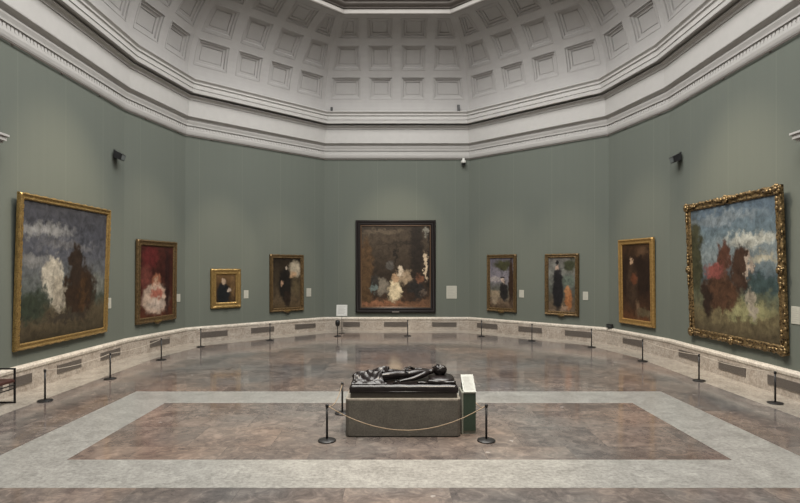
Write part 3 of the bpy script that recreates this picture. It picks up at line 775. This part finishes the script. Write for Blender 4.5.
# mattress: rounded box with soft wrinkles
def soft_block(x0, x1, y0, y1, z0, z1, nx=60, ny=28, amp=0.01, rad=0.05, seed=0.0, top=None):
    vs = []; fs = []
    cols = nx + 1; rows_ = ny + 1
    def prof(d): return math.sqrt(max(0.0, 1 - max(0, 1 - d) ** 2))
    for j in range(rows_):
        for i in range(cols):
            x = x0 + (x1 - x0) * i / nx; y = y0 + (y1 - y0) * j / ny
            d = min(x - x0, x1 - x, y - y0, y1 - y) / rad
            hgt = (z1 - z0 - rad) + rad * prof(min(1, d))
            hgt += amp * (noise.noise(Vector((x * 7 + seed, y * 7, 0))) + 0.5 * noise.noise(Vector((x * 18, y * 18 + seed, 3)))) * min(1, d)
            if top: hgt += top(x, y)
            vs.append((x, y, z0 + hgt))
    for j in range(ny):
        for i in range(nx):
            k = j * cols + i; fs.append((k, k + 1, k + cols + 1, k + cols))
    # skirt
    bd = [i for i in range(cols)] + [j * cols + nx for j in range(1, rows_)] + [ny * cols + i for i in range(nx - 1, -1, -1)] + [j * cols for j in range(ny - 1, 0, -1)]
    k0 = len(vs)
    for idx in bd:
        x, y, z = vs[idx]; bulge = 1 + 0.0
        vs.append((x, y, z0))
    n = len(bd)
    for i in range(n): fs.append((bd[i], k0 + i, k0 + (i + 1) % n, bd[(i + 1) % n]))
    fs.append(tuple(k0 + i for i in range(n)))
    mb = MB(); mb.add(vs, fs); return mb
MAT_T = 0.185   # mattress top, local
auto_smooth(soft_block(-0.79, 0.79, -0.37, 0.37, 0.075, MAT_T, amp=0.008, rad=0.035).build('mattress', M_bronze, sc_, True, weld=False), 60)
MB().tube([(-0.76, -0.372, 0.09), (0.0, -0.375, 0.092), (0.76, -0.372, 0.09)], 0.008, 8).build('mattress_piping', M_bronze, sc_, True)
# pillow
def pillow_warp(p): return Vector((math.copysign(abs(p.x / 0.20) ** 0.7 * 0.20, p.x), math.copysign(abs(p.y / 0.27) ** 0.7 * 0.27, p.y), p.z))
MB().ellipsoid((0.57, 0.02, MAT_T + 0.03), 0.20, 0.27, 0.05, 28, 16, None, pillow_warp).build('pillow', M_bronze, sc_, True)

# the body: one skinned surface, lying on its side-back with head on the pillow
J = {}; E_ = []
def jt(n, x, y, z, r, r2=None, par=None):
    J[n] = (len(J), (x, y, MAT_T + z), (r, r2 or r))
    if par: E_.append((J[par][0], J[n][0]))
jt('pelvis', -0.05, 0.02, 0.085, 0.105, 0.085)
jt('waist', 0.10, 0.02, 0.085, 0.082, 0.07, 'pelvis')
jt('chest', 0.25, 0.02, 0.105, 0.105, 0.082, 'waist')
jt('upper', 0.34, 0.02, 0.125, 0.09, 0.07, 'chest')
jt('neck', 0.42, 0.02, 0.125, 0.042, 0.042, 'upper')
jt('headlow', 0.465, 0.02, 0.135, 0.045, 0.045, 'neck')
for s, nm in ((-1, 'n'), (1, 'f')):
    jt('hip' + nm, -0.10, 0.02 + s * 0.07, 0.085, 0.078, 0.075, 'pelvis')
    if s < 0:
        jt('knee' + nm, -0.37, -0.12, 0.075, 0.05, 0.052, 'hip' + nm); jt('calf' + nm, -0.46, -0.10, 0.065, 0.046, 0.048, 'knee' + nm)
        jt('ankle' + nm, -0.66, -0.07, 0.04, 0.027, 0.03, 'calf' + nm); jt('ball' + nm, -0.72, -0.09, 0.055, 0.028, 0.022, 'ankle' + nm); jt('toe' + nm, -0.735, -0.10, 0.10, 0.016, 0.02, 'ball' + nm)
    else:
        jt('knee' + nm, -0.33, 0.13, 0.10, 0.05, 0.052, 'hip' + nm); jt('calf' + nm, -0.43, 0.135, 0.08, 0.046, 0.048, 'knee' + nm)
        jt('ankle' + nm, -0.60, 0.13, 0.045, 0.027, 0.03, 'calf' + nm); jt('ball' + nm, -0.67, 0.13, 0.045, 0.028, 0.022, 'ankle' + nm); jt('toe' + nm, -0.695, 0.13, 0.09, 0.016, 0.02, 'ball' + nm)
    jt('shoulder' + nm, 0.335, 0.02 + s * 0.125, 0.115, 0.052, 0.05, 'upper')
# near arm along the side, hand on the mattress; far arm folded over the belly
jt('elbown', 0.14, -0.20, 0.06, 0.036, 0.034, 'shouldern'); jt('wristn', -0.02, -0.235, 0.04, 0.023, 0.02, 'elbown'); jt('palmn', -0.075, -0.24, 0.03, 0.032, 0.015, 'wristn')
jt('elbowf', 0.17, 0.20, 0.12, 0.036, 0.034, 'shoulderf'); jt('wristf', 0.10, 0.05, 0.185, 0.023, 0.02, 'elbowf'); jt('palmf', 0.075, 0.0, 0.188, 0.03, 0.015, 'wristf')
me = bpy.data.meshes.new('figure_body')
me.from_pydata([v[1] for v in J.values()], E_, [])
fig = bpy.data.objects.new('figure_body', me); COL.objects.link(fig); fig.parent = sc_
sk = fig.modifiers.new('Skin', 'SKIN'); sk.use_smooth_shade = True; sk.branch_smoothing = 0.6
for k, v in enumerate(J.values()):
    sv = me.skin_vertices[0].data[k]; sv.radius = v[2]; sv.use_root = (k == 0)
sb = fig.modifiers.new('Subsurf', 'SUBSURF'); sb.levels = 2; sb.render_levels = 2
me.materials.append(M_bronze)
dg = bpy.context.evaluated_depsgraph_get(); dg.update()
ev = fig.evaluated_get(dg); m2 = bpy.data.meshes.new_from_object(ev)
fig.modifiers.clear(); fig.data = m2
# head, hands and fingers joined into the same body mesh
hb = MB()
hc = Vector((0.545, 0.02, MAT_T + 0.155)); HM = Matrix.Rotation(math.radians(72), 3, 'Y') @ Matrix.Rotation(math.radians(0), 3, 'Z')
def head_warp(p):
    # local: +Z crown, -Y... face looks along -X before rotation
    k = (p.z + 0.1) / 0.2
    s = 0.80 + 0.2 * min(1, max(0, k * 1.4))
    q = Vector((p.x, p.y * s, p.z))
    if q.x < -0.045:
        q.x += 0.010 * (abs(q.z - 0.012) < 0.012) * (abs(abs(q.y) - 0.027) < 0.014)
    return q
hb.ellipsoid(hc, 0.078, 0.064, 0.098, 28, 20, HM, head_warp)
def H(x, y, z): return hc + HM @ Vector((x, y, z))
hb.tube([H(-0.070, 0, 0.022), H(-0.086, 0, -0.006), H(-0.094, 0, -0.020), H(-0.076, 0, -0.026)], 0.009, 8, 0.011)
hb.ellipsoid(H(-0.074, 0, -0.046), 0.012, 0.020, 0.010, 10, 6, HM); hb.ellipsoid(H(-0.062, 0, -0.078), 0.018, 0.02, 0.015, 10, 6, HM)
for s in (-1, 1):
    hb.ellipsoid(H(-0.068, s * 0.026, 0.008), 0.010, 0.013, 0.008, 10, 6, HM)
    hb.ellipsoid(H(0.0, s * 0.062, -0.004), 0.016, 0.009, 0.026, 10, 8, HM)
for (px, py, pz, dx, dy, dz) in ((-0.095, -0.24, 0.028, -1, -0.05, -0.15), (0.062, -0.022, 0.186, -0.4, -0.9, -0.25)):
    d = Vector((dx, dy, dz)).normalized(); sd = d.cross(Vector((0, 0, 1))).normalized(); p0 = Vector((px, py, MAT_T + pz))
    for k, L in enumerate((0.058, 0.068, 0.064, 0.05)):
        q0 = p0 + sd * (0.0155 * (k - 1.5)) + d * 0.0
        q1 = q0 + d * L * 0.5; q2 = q1 + (d + Vector((0, 0, -0.3))).normalized() * L * 0.3; q3 = q2 + (d + Vector((0, 0, -0.7))).normalized() * L * 0.25
        hb.tube([q0, q1, q2, q3], 0.0085, 8, 0.006)
    q0 = p0 - d * 0.02 + sd * 0.024; hb.tube([q0, q0 + (d * 0.5 + sd).normalized() * 0.03, q0 + (d * 0.5 + sd).normalized() * 0.03 + d * 0.024], 0.010, 8, 0.007)
bm = bmesh.new(); bm.from_mesh(fig.data)
tmp = bpy.data.meshes.new('t'); tmp.from_pydata([tuple(v) for v in hb.v], [], hb.f); bm.from_mesh(tmp); bpy.data.meshes.remove(tmp)
bmesh.ops.recalc_face_normals(bm, faces=bm.faces)
for f in bm.faces: f.smooth = True; f.material_index = 0
bm.to_mesh(fig.data); bm.free()
# hair: cap with wavy locks
hr = MB()
def hair_warp(p):
    n = noise.noise(p * 38) * 0.010 + math.sin(p.z * 170 + p.y * 60) * 0.0035
    return p + p.normalized() * n
hr.ellipsoid(H(0.018, 0, 0.014), 0.078, 0.073, 0.100, 36, 26, HM, hair_warp)
hr.ellipsoid(H(0.088, 0, 0.02), 0.034, 0.036, 0.04, 18, 12, HM, hair_warp)
hr.build('hair', M_bronze, fig, True, weld=False)
# drapery over the legs: folds of cloth lying on the mattress
def cloth():
    nx, ny = 90, 60; vs = []; fs = []
    x0, x1, y0, y1 = -0.765, -0.27, -0.34, 0.34
    def seg(p, a, b, ra, rb):
        ab = b - a; s = max(0, min(1, (p - a).dot(ab) / ab.dot(ab))); q = a + ab * s; return (p - q).length, ra + (rb - ra) * s, s
    limbs = []
    def L3(n): return Vector(J[n][1]), max(J[n][2])
    for nm in 'nf':
        ch = ['hip' + nm, 'knee' + nm, 'calf' + nm, 'ankle' + nm, 'ball' + nm]
        for k in range(4): limbs.append((L3(ch[k]), L3(ch[k + 1])))
    for j in range(ny + 1):
        for i in range(nx + 1):
            x = x0 + (x1 - x0) * i / nx; y = y0 + (y1 - y0) * j / ny
            # swallow-edge outline
            xe = x + 0.05 * math.sin(y * 11) * (i / nx) ** 3 + 0.02 * noise.noise(Vector((y * 9, 1, 2)))
            zz = MAT_T + 0.012
            for (a, ra), (b, rb) in limbs:
                d, r, s = seg(Vector((xe, y)), a.xy, b.xy, ra, rb); zc = a.z + (b.z - a.z) * s
                top = zc + r + 0.012
                hgt = MAT_T + 0.012 + (top - MAT_T - 0.012) * math.exp(-(d / (r * 1.35)) ** 2 * 0.8)
                zz = max(zz, hgt)
            w_ = noise.noise(Vector((xe * 5, y * 5, 4)))
            fold = 0.017 * abs(math.sin(xe * 24 + y * 17 + 3.2 * w_)) + 0.014 * abs(math.sin(y * 31 - xe * 11 + 2.5 * w_)) + 0.02 * noise.noise(Vector((xe * 8, y * 8, 9)))
            ed = min(1, (y1 - abs(y)) / 0.05, (i / nx) / 0.06 + 0.15)
            vs.append((xe, y, zz + max(0, fold) * ed))
    c_ = nx + 1
    for j in range(ny):
        for i in range(nx):
            k = j * c_ + i; fs.append((k, k + 1, k + c_ + 1, k + c_))
    o = new_mesh('drapery', vs, fs, M_bronze, sc_, True)
    so_ = o.modifiers.new('Solidify', 'SOLIDIFY'); so_.thickness = 0.01; so_.offset = -1
    return o
cloth()
random.seed(3)
for (ax, ay, bx, by, zz, rr) in ((-0.72, 0.24, -0.45, 0.28, 0.05, 0.045), (-0.60, 0.30, -0.25, 0.26, 0.04, 0.035), (-0.74, -0.05, -0.66, 0.22, 0.07, 0.045), (0.35, -0.27, 0.76, -0.29, 0.03, 0.035), (0.20, -0.30, 0.5, -0.24, 0.02, 0.02)):
    pts = []
    for k in range(14):
        s = k / 13; pts.append((ax + (bx - ax) * s, ay + (by - ay) * s + 0.015 * math.sin(s * 9 + ax * 5), MAT_T + zz * (0.75 + 0.25 * math.sin(s * 7))))
    MB().tube(pts, rr, 12, rr * 0.7).build('gathered_fold', M_bronze, sc_, True, weld=False)

# ------------------------------------------------------------------ text stand beside the plinth
st = empty('text_stand', (1.045, 8.25, 0)); tag(st, 'narrow cream text stand with dark green front, beside the right end of the plinth', 'stand')
# body in local coords: front face at y=-0.33
x0, x1 = -0.07, 0.11; yf, yb = -0.35, 0.0; zf, zb_ = 0.62, 0.81
def prism(x0, x1, prof):
    n = len(prof); mb = MB()
    mb.add([(x0, y, z) for y, z in prof] + [(x1, y, z) for y, z in prof], [tuple(range(n)), tuple(range(2 * n - 1, n - 1, -1))] + [(i, (i + 1) % n, n + (i + 1) % n, n + i) for i in range(n)])
    return mb
prism(x0, x1, [(yf + 0.012, 0.05), (yb, 0.05), (yb, zb_ - 0.02), (yf + 0.012, zf - 0.02)]).build('body', M_greenpanel, st)
prism(x0 - 0.004, x1 + 0.004, [(yf, zf - 0.018), (yb + 0.004, zb_ - 0.018), (yb + 0.004, zb_), (yf, zf)]).build('slanted_panel', M_standcream, st)
MB().box(x0 - 0.030, x0 - 0.004, yf, yb, 0.0, 0.615, 0.002).build('side_panel', M_standcream, st)
MB().box(x0 - 0.004, x1, yf + 0.03, yb - 0.02, 0.0, 0.05).build('foot', M_standcream, st)
t = MB(); sl = (zb_ - zf) / (yb - yf)
for k in range(9):
    y = yf + 0.05 + k * 0.03; z = zf + sl * (y - yf)
    t.add([(x0 + 0.02, y, z + 0.001), (x1 - 0.025 - 0.02 * (k % 3), y, z + 0.001), (x1 - 0.025 - 0.02 * (k % 3), y + 0.009, z + 0.001 + sl * 0.009), (x0 + 0.02, y + 0.009, z + 0.001 + sl * 0.009)], [(0, 1, 2, 3)])
t.build('printed_lines', M_ink, st, weld=False)

# ------------------------------------------------------------------ white sign on its stand
Ys = 20.35; Xs = (341.9 - PX) * Ys / F
sg = empty('sign_stand', (Xs, Ys, 0)); tag(sg, 'small white sign on a thin pole left of the big black frame', 'sign')
MB().lathe([(0.12, 0), (0.12, 0.012), (0.02, 0.02)], 24).build('base', M_black, sg)
MB().lathe([(0.011, 0.02), (0.011, 0.70)], 12).build('pole', M_black, sg, True)
Mx = Matrix.Translation((0, -0.015, 0.86)) @ Matrix.Rotation(math.radians(-12), 4, 'X')
MB().box(-0.205, 0.205, -0.008, 0.008, -0.21, 0.21, 0.004, Mx).build('sign_panel', M_white, sg)
t = MB()
for k in range(6): t.box(-0.14, 0.14 - 0.05 * (k % 2), -0.0105, -0.0085, 0.13 - k * 0.05, 0.142 - k * 0.05, 0, Mx)
t.build('printed_lines', M_ink, sg, weld=False)

# ------------------------------------------------------------------ bench at the left edge
bn = empty('bench', (-7.115, 9.40, 0)); tag(bn, 'black metal framed bench with maroon leather seat at the left edge', 'bench')
def bar(mb, a, b, r=0.014):
    a, b = Vector(a), Vector(b); mb.box(min(a.x, b.x) - r, max(a.x, b.x) + r, min(a.y, b.y) - r, max(a.y, b.y) + r, min(a.z, b.z) - r, max(a.z, b.z) + r, 0.003)
xa, xb = -0.19, 0.22
for yy in (0.34, -0.34):
    f = MB(); bar(f, (xa, yy, 0.014), (xb, yy, 0.014)); bar(f, (xa, yy, 0.62), (xb, yy, 0.62)); bar(f, (xb, yy, 0.014), (xb, yy, 0.62)); bar(f, (xa, yy, 0.014), (xa, yy, 0.62))
    f.build('end_frame', M_black, bn, weld=False)
for xx in (xa, xb):
    for z in (0.27, 0.335):
        f = MB(); bar(f, (xx, -0.34, z), (xx, 0.34, z), 0.010); f.build('seat_rail', M_black, bn)
auto_smooth(soft_block(xa - 0.005, xb + 0.008, -0.325, 0.325, 0.385, 0.45, 20, 20, 0.003, 0.03).build('seat', M_leather, bn, True, weld=False), 60)
f = MB(); bar(f, (xa, -0.34, 0.56), (xa, 0.34, 0.56), 0.012); f.build('back_rail', M_black, bn)

# ------------------------------------------------------------------ small fixtures
def wall_lamp(seg, x, y, label):
    n_, rz = wall_frame(seg); p = wall_hit(seg, x)
    r = empty('flood_lamp', (p.x, p.y, zat(y, p.y)), rz); tag(r, label, 'lamp', 'black flood lamps on the side walls')
    MB().box(-0.05, 0.05, -0.02, 0, -0.12, 0.13, 0.004).build('wall_plate', M_blackplastic, r)
    # tapered head
    vs = [(-0.14, -0.05, 0.10), (0.14, -0.05, 0.10), (0.14, -0.05, -0.10), (-0.14, -0.05, -0.10), (-0.11, -0.25, -0.01), (0.11, -0.25, -0.01), (0.11, -0.20, -0.16), (-0.11, -0.20, -0.16)]
    m = MB(); m.add(vs, [(0, 1, 2, 3), (4, 7, 6, 5), (0, 4, 5, 1), (1, 5, 6, 2), (2, 6, 7, 3), (3, 7, 4, 0)]); m.build('lamp_head', M_blackplastic, r)
    m = MB(); m.box(-0.02, 0.02, -0.06, -0.01, -0.03, 0.03); m.build('arm', M_blackplastic, r)
    m = MB(); m.box(-0.09, 0.09, -0.004, 0.0, -0.06, 0.06, 0, Matrix.Translation((0, -0.233, -0.085)) @ Matrix.Rotation(math.radians(14), 4, 'X')); m.build('lens', speckled('grey_lens', (0.12, 0.13, 0.13), 0.1, 20, 0.2), r)
    return r
wall_lamp('left', 114.5, 154.5, 'black flood lamp high above the stormy painting, left wall')
wall_lamp('right', 680.5, 157.0, 'black flood lamp high on the right wall near the carved gold frame')
# dome camera
p = wall_hit('b', 463.5, 0.13)
r = empty('dome_camera', (p.x, p.y, zat(163, p.y))); tag(r, 'white dome camera hanging under the cornice right of centre', 'camera')
MB().lathe([(0.05, 0.19), (0.05, 0.10), (0.095, 0.085), (0.10, 0.0), (0.09, -0.01)], 20).build('housing', M_white, r, True)
MB().ellipsoid((0, 0, -0.01), 0.08, 0.08, 0.085, 18, 12).build('dome', M_blackplastic, r, True)
MB().box(-0.03, 0.03, 0.0, 0.13, 0.15, 0.19, 0.004).build('bracket', M_white, r)
# two small devices on the cornice ledge
for x, hh, ww, lb in ((331.7, 0.10, 0.09, 'tiny dark device on the cornice ledge, above the left end of the back wall'), (458.5, 0.19, 0.11, 'small black device on the cornice ledge, above the cream card')):
    Y = 21.15; X = (x - PX) * Y / F
    zt_ = hz(110.9, .30)
    r = empty('ledge_sensor', (X, Y, zt_)); tag(r, lb, 'sensor')
    MB().box(-ww / 2, ww / 2, -0.04, 0.04, 0.02, hh + 0.06, 0.012).build('housing', M_blackplastic, r); MB().box(-0.02, 0.02, -0.03, 0.03, 0.0, 0.025).build('foot', M_blackplastic, r)
# black box on the dado cap
p = wall_hit('br', 607.2, 0.045); 
p = (wall_hit('rc', 613, 0.06) + wall_hit('br', 607.5, 0.06)) / 2
r = empty('climate_logger', (p.x - 0.03, p.y - 0.03, 0.521), math.radians(-62)); tag(r, 'small black box on the marble ledge left of the smooth gold frame', 'box')
MB().box(-0.105, 0.105, -0.035, 0.035, 0, 0.135, 0.006).build('housing', M_blackplastic, r)
MB().box(-0.07, 0.07, -0.038, -0.034, 0.03, 0.10, 0.001).build('screen', speckled('dark_screen', (0.03, 0.035, 0.035), 0.1, 20, 0.15), r)

# ------------------------------------------------------------------ side doorways with hood moulding
for s, nm in ((-1, '1'), (1, '2')):
    # local: x along wall, -y into the room
    seg = 'left' if s < 0 else 'right'; n_, rz = wall_frame(seg)
    r = empty('door_' + nm, (s * 7.45, YC - (0.12 if s > 0 else 0), 0), rz); structure(r)
    MB().box(-1.0, 1.0, -0.10, -0.002, 0, 4.05).build('door_panel', M_door, r)
    q = MB()
    for xx in (-1.0, 0.0):
        for z0_, z1_ in ((0.3, 1.3), (1.5, 3.0), (3.2, 3.85)): q.box(xx + 0.12, xx + 0.88, -0.125, -0.095, z0_, z1_, 0.012)
    q.build('raised_panels', M_door, r, weld=False)
    q = MB(); q.box(-1.30, -1.0, -0.13, -0.002, 0, 4.38, 0.01).box(1.0, 1.30, -0.13, -0.002, 0, 4.38, 0.01).box(-1.30, 1.30, -0.13, -0.002, 4.05, 4.38, 0.01)
    q.build('door_frame', M_cornice, r, weld=False)
    q = MB()
    for k, (w_, d_, z0_, z1_) in enumerate(((1.50, 0.12, 4.75, 4.88), (1.58, 0.15, 4.88, 4.93), (1.66, 0.19, 5.00, 5.06), (1.70, 0.22, 5.06, 5.09), (1.60, 0.15, 4.93, 5.00), (1.76, 0.26, 5.09, 5.13), (1.80, 0.30, 5.13, 5.21), (1.83, 0.33, 5.21, 5.25))):
        q.box(-w_ + 0.2, w_ - 0.2, -d_, -0.002, z0_ - 0.37, z1_ - 0.37, 0.004)
    q.build('door_hood', M_cornice, r, weld=False)
    MB().ellipsoid((0.07, -0.16, 1.05), 0.03, 0.03, 0.03, 12, 8).build('door_handle', M_brass, r, True)

# ------------------------------------------------------------------ light
def area(name, loc, sx, sy, power, color, rot=(0, 0, 0)):
    l = bpy.data.lights.new(name, 'AREA'); l.shape = 'RECTANGLE'; l.size = sx; l.size_y = sy; l.spread = math.radians(176); l.energy = power; l.color = color
    o = bpy.data.objects.new(name, l); o.location = loc; o.rotation_euler = rot; COL.objects.link(o); return o
def spot(name, loc, target, power, deg, blend, color, size=0.08):
    l = bpy.data.lights.new(name, 'SPOT'); l.energy = power; l.spot_size = math.radians(deg); l.spot_blend = blend; l.color = color; l.shadow_soft_size = size
    o = bpy.data.objects.new(name, l); o.location = loc
    o.rotation_euler = (Vector(target) - Vector(loc)).to_track_quat('-Z', 'Y').to_euler(); COL.objects.link(o); return o
area('skylight_daylight', (0, YC, CAM_Z + 12.4), 8.6, 20.0, 5300, (1.0, 0.985, 0.95))
# gallery spotlights clipped round the lantern rim, one per painting, one pair on the bronze
warm = (1.0, 0.83, 0.60)
rimz = CAM_Z + 8.7
def pic(target, pos, power, deg=24): spot('gallery_spotlight', pos, target, power, deg, 0.9, warm)
pic((-7.4, 12.1, 2.6), (-1.5, 11.0, rimz), 2989, 34)
pic((-7.2, 16.0, 2.4), (-2.2, 13.0, rimz), 1724, 24)
pic((-5.9, 18.4, 2.9), (-2.0, 13.5, rimz), 1839, 19)
pic((-4.2, 20.1, 2.2), (-1.0, 14.5, rimz), 1288, 22)
pic((0, 21.4, 2.8), (0, 14.5, rimz), 2530, 28)
pic((3.8, 20.4, 2.2), (1.0, 14.5, rimz), 1380, 22)
pic((5.7, 18.6, 2.2), (2.0, 13.5, rimz), 1380, 22)
pic((7.2, 16.0, 2.4), (2.2, 13.0, rimz), 1724, 24)
pic((7.4, 11.9, 2.6), (1.5, 11.0, rimz), 2989, 34)
pic((0.3, 7.7, 0.3), (1.6, 4.5, rimz), 2600, 30)
pic((-0.3, 8.2, 0.6), (-2.0, 11.5, rimz), 500, 26)

w = bpy.data.worlds.new('World'); C.world = w; w.use_nodes = True
w.node_tree.nodes['Background'].inputs['Color'].default_value = (0.6, 0.7, 0.8, 1); w.node_tree.nodes['Background'].inputs['Strength'].default_value = 0.3

# ------------------------------------------------------------------ camera
cd = bpy.data.cameras.new('camera'); cam = bpy.data.objects.new('camera', cd); COL.objects.link(cam)
cam.location = (0, 0, CAM_Z); cam.rotation_euler = (PI / 2, 0, 0)
cd.sensor_width = 36; cd.lens = F / 800 * 36; cd.shift_x = (400 - PX) / 800; cd.shift_y = (PY - 251.5) / 800
cd.clip_end = 200
C.camera = cam
C.view_settings.view_transform = 'Standard'; C.view_settings.look = 'None'; C.view_settings.gamma = 1; C.view_settings.use_curve_mapping = False
C.view_settings.exposure = 0.0
C.cycles.max_bounces = 8; C.cycles.diffuse_bounces = 6
